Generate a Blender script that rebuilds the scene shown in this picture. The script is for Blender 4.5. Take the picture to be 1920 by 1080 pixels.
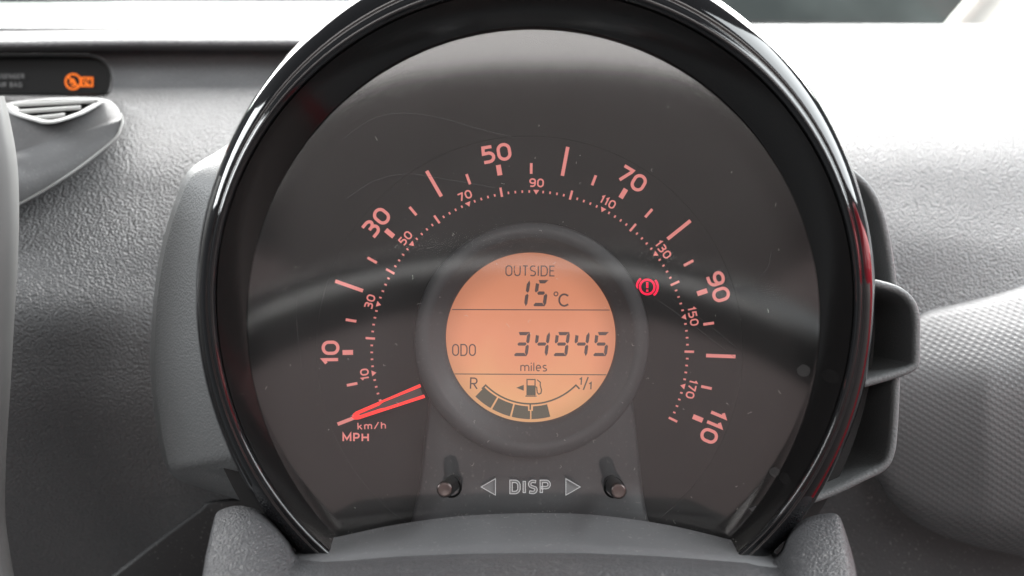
import bpy, bmesh, math, random
from mathutils import Vector, Matrix
random.seed(7)
R = math.radians
scene = bpy.context.scene
for o in list(bpy.data.objects): bpy.data.objects.remove(o)
col = scene.collection

# ------------------------------------------------------------------ camera
D = 0.32          # metres from the lens of the camera to the dial
S = 0.00016       # metres per photo pixel on the dial plane
cam_d = bpy.data.cameras.new('camera'); cam = bpy.data.objects.new('camera', cam_d); col.objects.link(cam)
cam.location = (0, -D, 0); cam.rotation_euler = (R(90), 0, 0)
cam_d.sensor_width = 36; cam_d.lens = 36 * D / (1920 * S)
cam_d.clip_start = 0.01; cam_d.clip_end = 60
cam_d.dof.use_dof = True; cam_d.dof.focus_distance = 0.315; cam_d.dof.aperture_fstop = 11
scene.camera = cam
# ------------------------------------------------------------------ light
w = bpy.data.worlds.new('World'); scene.world = w; w.use_nodes = True
bg = w.node_tree.nodes['Background']; bg.inputs[0].default_value = (0.93, 0.97, 1.0, 1); bg.inputs[1].default_value = 0.19
def area(name, loc, target, sx, sy, power, colr=(1, 1, 1)):
    l = bpy.data.lights.new(name, 'AREA'); l.shape = 'RECTANGLE'; l.size = sx; l.size_y = sy
    l.energy = power; l.color = colr
    o = bpy.data.objects.new(name, l); col.objects.link(o); o.location = loc
    o.rotation_euler = (Vector(target) - Vector(loc)).to_track_quat('-Z', 'Y').to_euler()
    return o
area('windscreen_daylight', (0.0, 0.68, 0.78), (0.0, 0.10, 0.02), 1.7, 0.8, 74, (1.0, 0.99, 0.97))
area('rear_window_daylight', (0.03, -1.75, 0.36), (0.03, -0.2, 0.25), 0.9, 0.46, 9.5, (1.0, 0.96, 0.94))
area('driver_window_daylight', (0.80, -0.22, 0.55), (0, 0.0, 0.08), 1.1, 0.6, 19, (0.93, 0.98, 1.0))
area('passenger_window_daylight', (-1.2, -0.15, 0.56), (0, 0.0, 0), 0.8, 0.45, 20, (0.95, 0.98, 1.0))
area('outside_daylight', (0.6, 1.7, 2.4), (0.6, 3.2, 0.6), 3.0, 1.0, 42, (0.97, 1.0, 1.0))
vs = scene.view_settings
vs.view_transform = 'Standard'; vs.look = 'None'; vs.exposure = 0; vs.gamma = 1
scene.render.resolution_x = 1024; scene.render.resolution_y = 576
scene.render.engine = 'CYCLES'
scene.cycles.max_bounces = 8; scene.cycles.transparent_max_bounces = 12

# ------------------------------------------------------------------ helpers
def P(px, py, y):
    """a point seen at photo pixel px,py that stands y metres behind the dial plane"""
    k = S * (y + D) / D
    return Vector(((px - 960) * k, y, -(py - 540) * k))
def W(px, py, y=0.0):
    """dial-plane units: pixel size on the dial plane, any depth (no perspective)"""
    return Vector(((px - 960) * S, y, -(py - 540) * S))

def mesh(name, verts, faces, mat, parent=None, smooth=True):
    m = bpy.data.meshes.new(name); m.from_pydata([tuple(v) for v in verts], [], faces); m.update()
    if smooth:
        for p in m.polygons: p.use_smooth = True
    o = bpy.data.objects.new(name, m); col.objects.link(o)
    if mat is not None: m.materials.append(mat)
    if parent is not None:
        o.parent = parent; o.matrix_parent_inverse = Matrix.Translation(-base_of(parent))
    return o
def base_of(o):
    # things are Empties at their base; parts carry world coordinates, so only the Empty's offset is undone
    return Vector(o.location) if o.type == 'EMPTY' else Vector((0, 0, 0))

def empty(name, loc, label, cat, group=None):
    o = bpy.data.objects.new(name, None); o.empty_display_size = 0.02; col.objects.link(o); o.location = loc
    o['label'] = label; o['category'] = cat
    if group: o['group'] = group
    return o
def tag(o, label, cat, group=None):
    o['label'] = label; o['category'] = cat
    if group: o['group'] = group
    return o
def struct(o): o['kind'] = 'structure'; return o

def loft(name, rows, mat, parent=None, closed=False, smooth=True, flip=False):
    n = len(rows[0]); v = [p for r in rows for p in r]; f = []
    for i in range(len(rows) - 1):
        for j in range(n if closed else n - 1):
            a = i * n + j; b = i * n + (j + 1) % n; c = b + n; d = a + n
            f.append((a, d, c, b) if flip else (a, b, c, d))
    return mesh(name, v, f, mat, parent, smooth)
def cr(pts, n=8, closed=False):
    """Catmull-Rom through points (tuples or Vectors)"""
    pts = [Vector(p) for p in pts]; out = []; N = len(pts)
    segs = N if closed else N - 1
    for i in range(segs):
        p1 = pts[i]; p2 = pts[(i + 1) % N]
        p0 = pts[i - 1] if (closed or i > 0) else p1 * 2 - p2
        p3 = pts[(i + 2) % N] if (closed or i + 2 < N) else p2 * 2 - p1
        for k in range(n):
            t = k / n
            out.append(0.5 * ((2 * p1) + (p2 - p0) * t + (2 * p0 - 5 * p1 + 4 * p2 - p3) * t * t + (3 * p1 - p0 - 3 * p2 + p3) * t ** 3))
    if not closed: out.append(pts[-1])
    return out
def prism(name, poly, y0, y1, mat, parent=None, smooth=False):
    """polygon of (x,z) world pairs extruded from y0 (front, nearer the camera) to y1"""
    n = len(poly); v = [(x, y0, z) for x, z in poly] + [(x, y1, z) for x, z in poly]
    f = [tuple(range(n)), tuple(range(2 * n - 1, n - 1, -1))] + [(i, i + n, (i + 1) % n + n, (i + 1) % n) for i in range(n)]
    return mesh(name, v, f, mat, parent, smooth)
def bevel(o, wd, seg=2):
    b = o.modifiers.new('bevel', 'BEVEL'); b.width = wd; b.segments = seg; b.limit_method = 'ANGLE'; return o

# ------------------------------------------------------------------ materials
def principled(name, colr, rough=0.5, spec=0.5, metal=0, emit=None, estr=1.0, coat=0):
    m = bpy.data.materials.new(name); m.use_nodes = True
    b = m.node_tree.nodes['Principled BSDF']
    b.inputs['Base Color'].default_value = (*colr, 1); b.inputs['Roughness'].default_value = rough
    b.inputs['Specular IOR Level'].default_value = spec; b.inputs['Metallic'].default_value = metal
    b.inputs['Coat Weight'].default_value = coat
    if emit: b.inputs['Emission Color'].default_value = (*emit, 1); b.inputs['Emission Strength'].default_value = estr
    return m
def nd(m, t, **kw):
    n = m.node_tree.nodes.new(t)
    for k, v in kw.items():
        if k in n.inputs: n.inputs[k].default_value = v
        else: setattr(n, k, v)
    return n
def plastic(name, colr, rough=0.5, cell=0.0011, strength=0.35, dist=0.0002, spec=0.5, dust=0.0, smooth_f=1.0):
    """moulded grained plastic: leathery cells as relief, faint mottling and dust"""
    m = principled(name, colr, rough, spec); nt = m.node_tree; L = nt.links; b = nt.nodes['Principled BSDF']
    tc = nd(m, 'ShaderNodeTexCoord')
    nz = nd(m, 'ShaderNodeTexNoise', Scale=1 / cell * 0.7, Detail=2.0)
    mixv = nd(m, 'ShaderNodeVectorMath', operation='MULTIPLY_ADD')
    L.new(tc.outputs['Object'], nz.inputs['Vector'])
    L.new(nz.outputs['Color'], mixv.inputs[0]); mixv.inputs[1].default_value = (cell * 0.5,) * 3
    L.new(tc.outputs['Object'], mixv.inputs[2])
    vo = nd(m, 'ShaderNodeTexVoronoi', feature='SMOOTH_F1', Scale=1 / cell); vo.inputs['Smoothness'].default_value = smooth_f * 0.5
    L.new(mixv.outputs[0], vo.inputs['Vector'])
    bp = nd(m, 'ShaderNodeBump', Strength=strength, Distance=dist); bp.invert = True
    L.new(vo.outputs['Distance'], bp.inputs['Height']); L.new(bp.outputs[0], b.inputs['Normal'])
    n2 = nd(m, 'ShaderNodeTexNoise', Scale=38.0, Detail=5.0, Roughness=0.65); L.new(tc.outputs['Object'], n2.inputs['Vector'])
    r2 = nd(m, 'ShaderNodeMapRange'); r2.inputs[1].default_value = 0.3; r2.inputs[2].default_value = 0.7
    r2.inputs[3].default_value = rough - 0.05; r2.inputs[4].default_value = rough + 0.07
    L.new(n2.outputs['Fac'], r2.inputs[0]); L.new(r2.outputs[0], b.inputs['Roughness'])
    mx = nd(m, 'ShaderNodeMix', data_type='RGBA'); mx.inputs[6].default_value = (*colr, 1)
    mx.inputs[7].default_value = (*[c * 1.25 + 0.004 for c in colr], 1)
    L.new(n2.outputs['Fac'], mx.inputs[0])
    if dust > 0:
        n3 = nd(m, 'ShaderNodeTexNoise', Scale=900.0, Detail=3.0); L.new(tc.outputs['Object'], n3.inputs['Vector'])
        rr = nd(m, 'ShaderNodeMapRange'); rr.inputs[1].default_value = 0.62; rr.inputs[2].default_value = 0.78; rr.inputs[3].default_value = 0; rr.inputs[4].default_value = dust
        L.new(n3.outputs['Fac'], rr.inputs[0])
        m2 = nd(m, 'ShaderNodeMix', data_type='RGBA'); m2.inputs[7].default_value = (0.42, 0.41, 0.39, 1)
        L.new(rr.outputs[0], m2.inputs[0]); L.new(mx.outputs[2], m2.inputs[6]); L.new(m2.outputs[2], b.inputs['Base Color'])
    else: L.new(mx.outputs[2], b.inputs['Base Color'])
    return m

M = {}
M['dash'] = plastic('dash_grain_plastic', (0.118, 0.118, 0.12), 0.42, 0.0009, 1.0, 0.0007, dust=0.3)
M['dash_shade'] = plastic('shaded_dash_plastic', (0.018, 0.018, 0.019), 0.6, 0.0012, 0.4, 0.0002, dust=0.2)  # near-black colour carries the shade on the lower dash and recess
M['pod'] = plastic('pod_fine_plastic', (0.145, 0.15, 0.152), 0.45, 0.0007, 0.6, 0.00022, dust=0.25)
M['cowl'] = plastic('cowl_grain_plastic', (0.062, 0.062, 0.065), 0.36, 0.00062, 1.0, 0.0005, dust=0.4)
M['ledge'] = plastic('ledge_satin_plastic', (0.11, 0.11, 0.113), 0.5, 0.0006, 0.2, 0.0001, dust=0.35)
M['cavity'] = plastic('shaded_cavity_plastic', (0.03, 0.03, 0.03), 0.6, 0.0008, 0.2, 0.0001, dust=0.3)  # dark colour carries the shade inside the socket and vent duct
M['ring'] = plastic('ring_satin_plastic', (0.056, 0.057, 0.06), 0.48, 0.0005, 0.18, 0.00006, dust=0.15)
M['gloss'] = principled('piano_black', (0.006, 0.006, 0.007), 0.06, 0.5, coat=0.3)
M['liner'] = principled('hood_liner', (0.005, 0.0042, 0.0042), 0.12, 0.4)
M['dial'] = plastic('dial_film', (0.0065, 0.006, 0.0063), 0.65, 0.0004, 0.05, 0.00003)
M['dial_outer'] = plastic('dial_outer_film', (0.0065, 0.006, 0.0063), 0.65, 0.0004, 0.05, 0.00003)
M['pink'] = principled('lit_pink_print', (0.26, 0.08, 0.07), 0.6, 0.3, emit=(0.82, 0.27, 0.245), estr=0.82)
M['red'] = principled('lit_red_needle', (0.6, 0.02, 0.02), 0.4, 0.4, emit=(1.0, 0.045, 0.035), estr=1.0)
M['needle_mid'] = principled('needle_clear_core', (0.09, 0.08, 0.075), 0.25, 0.5)
M['warn'] = principled('lit_warning_red', (0.5, 0.01, 0.05), 0.5, 0.3, emit=(1.0, 0.005, 0.06), estr=1.05)
M['amber'] = principled('lit_amber', (0.5, 0.12, 0.01), 0.5, 0.3, emit=(0.85, 0.14, 0.01), estr=0.8)
M['lcd_ink'] = principled('lcd_ink', (0.05, 0.035, 0.033), 0.5, 0.3, emit=(0.10, 0.066, 0.06), estr=0.8)
M['lcd_ink2'] = principled('lcd_ink_fuel', (0.05, 0.045, 0.035), 0.5, 0.3, emit=(0.115, 0.10, 0.075), estr=0.8)
M['dull_print'] = principled('unlit_grey_print', (0.16, 0.16, 0.16), 0.6, 0.3)
M['dull_bright'] = principled('moulded_edge', (0.75, 0.75, 0.75), 0.3, 0.5)
M['indicator'] = principled('indicator_smoked', (0.008, 0.008, 0.008), 0.35, 0.4)
M['chrome'] = principled('button_cap', (0.10, 0.075, 0.07), 0.22, 0.6, metal=0.5)
M['button'] = principled('button_gloss', (0.006, 0.006, 0.006), 0.4, 0.12)
M['trim'] = plastic('lit_vent_plastic', (0.36, 0.36, 0.35), 0.5, 0.0006, 0.1, 0.00005, spec=0.5)  # vent plastic again, painted paler for the light falling on the grille
M['console'] = plastic('console_grey', (0.13, 0.13, 0.128), 0.5, 0.0006, 0.1, 0.00005)
M['vent'] = plastic('vent_plastic', (0.12, 0.12, 0.122), 0.5, 0.0009, 0.35, 0.00015, dust=0.3)
M['pillar'] = plastic('pillar_trim', (0.42, 0.41, 0.38), 0.6, 0.0012, 0.2, 0.0001)
M['frit'] = principled('windscreen_frit', (0.012, 0.012, 0.012), 0.4)
M['body_red'] = principled('red_car_paint', (0.62, 0.012, 0.03), 0.2, 0.5, coat=0.6)
M['seat'] = plastic('seat_cloth', (0.165, 0.145, 0.14), 0.8, 0.002, 0.3, 0.0003, spec=0.2)
M['seat_bounce'] = plastic('seat_bounce_cloth', (0.30, 0.245, 0.24), 0.8, 0.002, 0.3, 0.0003, spec=0.2)  # paler than the seat cloth, to lighten the lower lens reflection
M['leather'] = plastic('wheel_leather', (0.012, 0.012, 0.012), 0.16, 0.0012, 0.05, 0.00003, spec=1.0)
M['leather'].node_tree.nodes['Principled BSDF'].inputs['Coat Weight'].default_value = 1.0; M['leather'].node_tree.nodes['Principled BSDF'].inputs['Coat IOR'].default_value = 1.9; M['leather'].node_tree.nodes['Principled BSDF'].inputs['Coat Roughness'].default_value = 0.12
M['dust'] = principled('dust', (0.55, 0.54, 0.51), 0.9, 0.2)

def lcd_material():
    m = principled('lcd_backlight', (0.06, 0.03, 0.022), 0.5, 0.3); nt = m.node_tree; L = nt.links; b = nt.nodes['Principled BSDF']
    tc = nd(m, 'ShaderNodeTexCoord'); sp = nd(m, 'ShaderNodeSeparateXYZ'); L.new(tc.outputs['Object'], sp.inputs[0])
    nz = nd(m, 'ShaderNodeTexNoise', Scale=48.0, Detail=2.0); L.new(tc.outputs['Object'], nz.inputs['Vector'])
    mr = nd(m, 'ShaderNodeMapRange'); mr.inputs[1].default_value = 0.010; mr.inputs[2].default_value = -0.040
    L.new(sp.outputs['Z'], mr.inputs[0])
    ad = nd(m, 'ShaderNodeMath', operation='MULTIPLY_ADD'); L.new(nz.outputs['Fac'], ad.inputs[0]); ad.inputs[1].default_value = 0.5
    sb = nd(m, 'ShaderNodeMath', operation='SUBTRACT'); L.new(mr.outputs[0], sb.inputs[0]); sb.inputs[1].default_value = 0.25
    L.new(sb.outputs[0], ad.inputs[2])
    cr_ = nd(m, 'ShaderNodeValToRGB'); e = cr_.color_ramp.elements
    e[0].position = 0; e[0].color = (0.56, 0.21, 0.115, 1); e[1].position = 1; e[1].color = (0.74, 0.40, 0.19, 1)
    x = cr_.color_ramp.elements.new(0.55); x.color = (0.70, 0.265, 0.145, 1)
    L.new(ad.outputs[0], cr_.inputs[0]); L.new(cr_.outputs[0], b.inputs['Emission Color'])
    c_ = W(995, 640, -.0016); ds = nd(m, 'ShaderNodeVectorMath', operation='DISTANCE'); ds.inputs[1].default_value = tuple(c_); L.new(tc.outputs['Object'], ds.inputs[0])
    fo = nd(m, 'ShaderNodeMapRange', interpolation_type='SMOOTHSTEP'); fo.inputs[1].default_value = .0185; fo.inputs[2].default_value = .0265; fo.inputs[3].default_value = 1.12; fo.inputs[4].default_value = 0.86
    L.new(ds.outputs['Value'], fo.inputs[0]); L.new(fo.outputs[0], b.inputs['Emission Strength'])
    return m
M['lcd'] = lcd_material()

def lens_material():
    m = bpy.data.materials.new('clear_lens'); m.use_nodes = True; nt = m.node_tree; L = nt.links; nt.nodes.clear()
    out = nd(m, 'ShaderNodeOutputMaterial'); tr = nd(m, 'ShaderNodeBsdfTransparent'); tr.inputs[0].default_value = (0.95, 0.95, 0.95, 1)
    gl = nd(m, 'ShaderNodeBsdfGlossy', Roughness=0.07); df = nd(m, 'ShaderNodeBsdfDiffuse'); df.inputs[0].default_value = (0.6, 0.58, 0.57, 1)
    fr = nd(m, 'ShaderNodeFresnel', IOR=1.5)
    ml = nd(m, 'ShaderNodeMath', operation='MULTIPLY'); L.new(fr.outputs[0], ml.inputs[0]); ml.inputs[1].default_value = 1.8
    mx = nd(m, 'ShaderNodeMixShader'); L.new(ml.outputs[0], mx.inputs[0]); L.new(tr.outputs[0], mx.inputs[1]); L.new(gl.outputs[0], mx.inputs[2])
    # faint haze of dust, wiping marks with a shape of their own
    tc = nd(m, 'ShaderNodeTexCoord'); nz = nd(m, 'ShaderNodeTexNoise', Scale=26.0, Detail=6.0, Roughness=0.6, Distortion=1.5)
    L.new(tc.outputs['Object'], nz.inputs['Vector'])
    mr = nd(m, 'ShaderNodeMapRange'); mr.inputs[1].default_value = 0.35; mr.inputs[2].default_value = 0.75; mr.inputs[3].default_value = 0.002; mr.inputs[4].default_value = 0.013
    L.new(nz.outputs['Fac'], mr.inputs[0])
    m2 = nd(m, 'ShaderNodeMixShader'); L.new(mr.outputs[0], m2.inputs[0]); L.new(mx.outputs[0], m2.inputs[1]); L.new(df.outputs[0], m2.inputs[2])
    L.new(m2.outputs[0], out.inputs[0]); return m
M['lens'] = lens_material()
def glass_material(name, tint, k):
    m = bpy.data.materials.new(name); m.use_nodes = True; nt = m.node_tree; L = nt.links; nt.nodes.clear()
    out = nd(m, 'ShaderNodeOutputMaterial'); tr = nd(m, 'ShaderNodeBsdfTransparent'); tr.inputs[0].default_value = (*tint, 1)
    gl = nd(m, 'ShaderNodeBsdfGlossy', Roughness=0.02); fr = nd(m, 'ShaderNodeFresnel', IOR=k)
    mx = nd(m, 'ShaderNodeMixShader'); L.new(fr.outputs[0], mx.inputs[0]); L.new(tr.outputs[0], mx.inputs[1]); L.new(gl.outputs[0], mx.inputs[2])
    L.new(mx.outputs[0], out.inputs[0]); return m
M['glass'] = glass_material('windscreen_glass', (0.86, 0.92, 0.90), 1.45)
def emboss_material():
    m = bpy.data.materials.new('embossed_clear'); m.use_nodes = True; nt = m.node_tree; L = nt.links; nt.nodes.clear()
    out = nd(m, 'ShaderNodeOutputMaterial'); tr = nd(m, 'ShaderNodeBsdfTransparent'); tr.inputs[0].default_value = (0.9, 0.9, 0.9, 1)
    pr = nd(m, 'ShaderNodeBsdfPrincipled'); pr.inputs['Base Color'].default_value = (0.42, 0.42, 0.42, 1); pr.inputs['Roughness'].default_value = 0.35
    mx = nd(m, 'ShaderNodeMixShader', Fac=0.5); L.new(tr.outputs[0], mx.inputs[1]); L.new(pr.outputs[0], mx.inputs[2]); L.new(mx.outputs[0], out.inputs[0]); return m
M['emboss'] = emboss_material()
def mark_material():
    m = emboss_material(); m.name = 'lens_mark'
    for n in m.node_tree.nodes:
        if n.type == 'MIX_SHADER': n.inputs[0].default_value = 0.13
    return m
M['mark'] = mark_material()
def knit_material():
    m = principled('dimpled_silver_trim', (0.18, 0.18, 0.183), 0.42, 0.5); nt = m.node_tree; L = nt.links; b = nt.nodes['Principled BSDF']
    tc = nd(m, 'ShaderNodeTexCoord'); mp = nd(m, 'ShaderNodeMapping'); L.new(tc.outputs['UV'], mp.inputs[0]); mp.inputs['Rotation'].default_value = (0, 0, R(-8))
    sp = nd(m, 'ShaderNodeSeparateXYZ'); L.new(mp.outputs[0], sp.inputs[0])
    def wv(sock, lam):
        a = nd(m, 'ShaderNodeMath', operation='MULTIPLY'); L.new(sock, a.inputs[0]); a.inputs[1].default_value = 2 * math.pi / lam
        c = nd(m, 'ShaderNodeMath', operation='COSINE'); L.new(a.outputs[0], c.inputs[0]); return c.outputs[0]
    pr = nd(m, 'ShaderNodeMath', operation='MULTIPLY'); L.new(wv(sp.outputs['X'], 0.0028), pr.inputs[0]); L.new(wv(sp.outputs['Y'], 0.0024), pr.inputs[1])
    mr = nd(m, 'ShaderNodeMapRange', interpolation_type='SMOOTHSTEP'); mr.inputs[1].default_value = -0.35; mr.inputs[2].default_value = 0.75; L.new(pr.outputs[0], mr.inputs[0])
    bp = nd(m, 'ShaderNodeBump', Strength=0.5, Distance=0.0004); L.new(mr.outputs[0], bp.inputs['Height']); L.new(bp.outputs[0], b.inputs['Normal'])
    return m
M['knit'] = knit_material()

# ------------------------------------------------------------------ dashboard (the setting)
def lerp_tab(tab, v):
    if v <= tab[0][0]:
        (a, b), (c, d) = tab[0], tab[1]; return b + (d - b) * (v - a) / (c - a)
    for (a, b), (c, d) in zip(tab, tab[1:]):
        if v <= c: return b + (d - b) * (v - a) / (c - a)
    return tab[-1][1]
def smooth_tab(tab, v, h=35):
    return sum(lerp_tab(tab, v + k * h / 3) for k in (-3, -2, -1, 0, 1, 2, 3)) / 7
TL = [(60, .176), (85, .175), (115, .1725), (140, .164), (200, .132), (300, .103), (450, .080), (600, .067), (760, .073), (950, .098), (1150, .15)]
TR = [(20, .36), (50, .30), (100, .225), (200, .145), (300, .113), (450, .088), (700, .072), (1150, .085)]
def dash_depth(px, py):
    t = min(1, max(0, (px - 500) / 900)); t = t * t * (3 - 2 * t)
    d = smooth_tab(TL, py) * (1 - t) + smooth_tab(TR, py) * t
    if px > 1650 and py > 420:
        d -= 0.00004 * (px - 1650) * min(1, (py - 420) / 200)
    if px < 300: d -= 0.00006 * (300 - px) * min(1, max(0, (py - 250) / 300))
    return d
rows = []
for i in range(72):
    py = 52 + (1200 - 52) * (i / 71) ** 1.25
    rows.append([P(px, py - (6 if px > 1000 else 0), dash_depth(px, py)) for px in range(-260, 2181, 20)])
struct(loft('dashboard', rows, M['dash']))
# top pad with its overhanging lip, left
prof = [(104, .185), (97, .176), (93, .166), (90, .1605), (86, .1575), (81, .1562), (74, .158), (64, .165), (55, .176), (50, .187), (45, .202), (30, .27), (12, .42), (4, .5)]
rows = [[P(px, py + (0.0 if px > 250 else (250 - px) * 0.012), d) for px in range(-260, 1001, 30)] for py, d in prof]
struct(loft('dashboard_top', rows, M['dash']))
# lower dash panel, shade put into its dark colour, its slanted top edge standing proud with a seam
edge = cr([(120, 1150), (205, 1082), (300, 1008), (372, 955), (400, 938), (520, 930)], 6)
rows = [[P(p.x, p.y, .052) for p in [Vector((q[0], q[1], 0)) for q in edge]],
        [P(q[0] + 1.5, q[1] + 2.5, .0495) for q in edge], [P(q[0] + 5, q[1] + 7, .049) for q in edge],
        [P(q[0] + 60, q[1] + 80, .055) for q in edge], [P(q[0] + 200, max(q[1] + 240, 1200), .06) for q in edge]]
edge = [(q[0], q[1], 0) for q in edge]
lo = loft('lower_dash_panel', rows, M['dash_shade']); struct(lo)

# dimpled silver trim panel, right
topc = cr([(1690, 640), (1712, 604), (1735, 580), (1790, 565), (1850, 550), (1920, 528), (2010, 490), (2150, 420)], 8)
botc = cr([(1590, 935), (1625, 955), (1660, 1010), (1720, 1060), (1800, 1090), (1920, 1115), (2010, 1130), (2150, 1150)], 8)
rows = []; uv = []
NR = 36
for i in range(NR + 1):
    t = i / NR; r = []
    for a, b in zip(topc, botc):
        px = a.x + (b.x - a.x) * t; py = a.y + (b.y - a.y) * t
        bul = 0.020 * math.sin(math.pi * min(1, t * 1.0)) ** 0.8
        e = 0.008 if i == 0 else 0.0
        d = dash_depth(px, py) - 0.004 + e - bul * (0.45 + 0.55 * min(1, (px - 1600) / 250))
        if t > 0.75: d += 0.05 * ((t - 0.75) / 0.25) ** 2
        r.append(P(px, py, d))
    rows.append(r)
kn = loft('door_end_trim', rows, M['knit'])
tag(kn, 'silver grey trim panel with dimpled woven pattern right of the cluster', 'trim panel')
uvl = kn.data.uv_layers.new(name='UVMap')
for lp in kn.data.loops:
    c = kn.data.vertices[lp.vertex_index].co; uvl.data[lp.index].uv = (c.x, c.z * 1.0)
# dark sheet standing in for the shade in the recess below it
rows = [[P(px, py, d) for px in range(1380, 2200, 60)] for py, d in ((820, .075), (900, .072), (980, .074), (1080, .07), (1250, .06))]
rc = loft('recess_shade_sheet', rows, M['dash_shade']); struct(rc)

# windscreen, pillar and what lies outside
pil = empty('windscreen_pillar', P(1850, 70, .40), 'cream windscreen pillar trim at the top right corner', 'pillar')
a = [(1742, 72), (1775, 40), (1812, -4), (1850, -50)]; rows = []
for k, (off, d) in enumerate(((0, .46), (4, .445), (24, .43), (36, .431), (44, .436), (90, .42), (200, .40), (330, .40), (460, .43))):
    rows.append([P(px + off, py + (off * 0.075 if i == 0 else 0) + (6 if i == 0 else 0), d) for i, (px, py) in enumerate(a)])
loft('pillar_cover', rows, M['pillar'], pil, flip=True)
ws = empty('windscreen', P(960, 30, .62), 'windscreen glass with black painted lower border behind the dashboard', 'windscreen')
gl_rows = [[P(px, py, d) for px in range(-500, 2500, 150)] for py, d in ((110, .60), (30, .60), (-80, .56), (-300, .46))]
loft('pane', gl_rows, M['glass'], ws)
fr_rows = [[P(px, 39 + y + abs(px - 1400) * 0.012, .598) for px in range(1150, 1801, 50)] for y in (60, 6, 0)]
loft('painted_border', fr_rows, M['frit'], ws)
m = principled('outside_render', (0.3, 0.31, 0.31), 0.8, 0.2); nt = m.node_tree
tcn = nd(m, 'ShaderNodeTexCoord'); nzn = nd(m, 'ShaderNodeTexNoise', Scale=1.6, Detail=4.0); nt.links.new(tcn.outputs['Object'], nzn.inputs['Vector'])
rp = nd(m, 'ShaderNodeValToRGB'); rp.color_ramp.elements[0].position = .35; rp.color_ramp.elements[0].color = (.12, .13, .13, 1); rp.color_ramp.elements[1].position = .7; rp.color_ramp.elements[1].color = (.45, .48, .47, 1)
nt.links.new(nzn.outputs['Fac'], rp.inputs[0]); nt.links.new(rp.outputs[0], nt.nodes['Principled BSDF'].inputs['Base Color'])
wall = prism('wall', [(-4, -0.3), (5, -0.3), (5, 3.2), (-4, 3.2)], 3.2, 3.4, m)
tag(wall, 'grey mottled wall outside, seen blurred through the windscreen', 'wall')

# ------------------------------------------------------------------ airbag indicator and vent, far left
ai = empty('airbag_indicator', P(90, 150, .15), 'black passenger airbag warning display with lit amber symbol, far left', 'display')
pts = cr([(-120, 104), (40, 102), (120, 102), (175, 104), (200, 118), (210, 140), (211, 160), (205, 176), (180, 181), (100, 180), (-120, 178)], 5)
rows = [[P(q[0], q[1], .140) for q in pts], [P(q[0], q[1], .1335) for q in pts], [P(46 + (q[0] - 46) * .985, 141 + (q[1] - 141) * .93, .1335) for q in pts],
        [P(46 + (q[0] - 46) * .965, 141 + (q[1] - 141) * .84, .140) for q in pts]]
loft('surround', rows, M['indicator'], ai)
scr = mesh('screen', [P(46 + (q[0] - 46) * .97, 141 + (q[1] - 141) * .9, .139) for q in pts], [tuple(range(len(pts)))], M['indicator'], ai, False)

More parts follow.
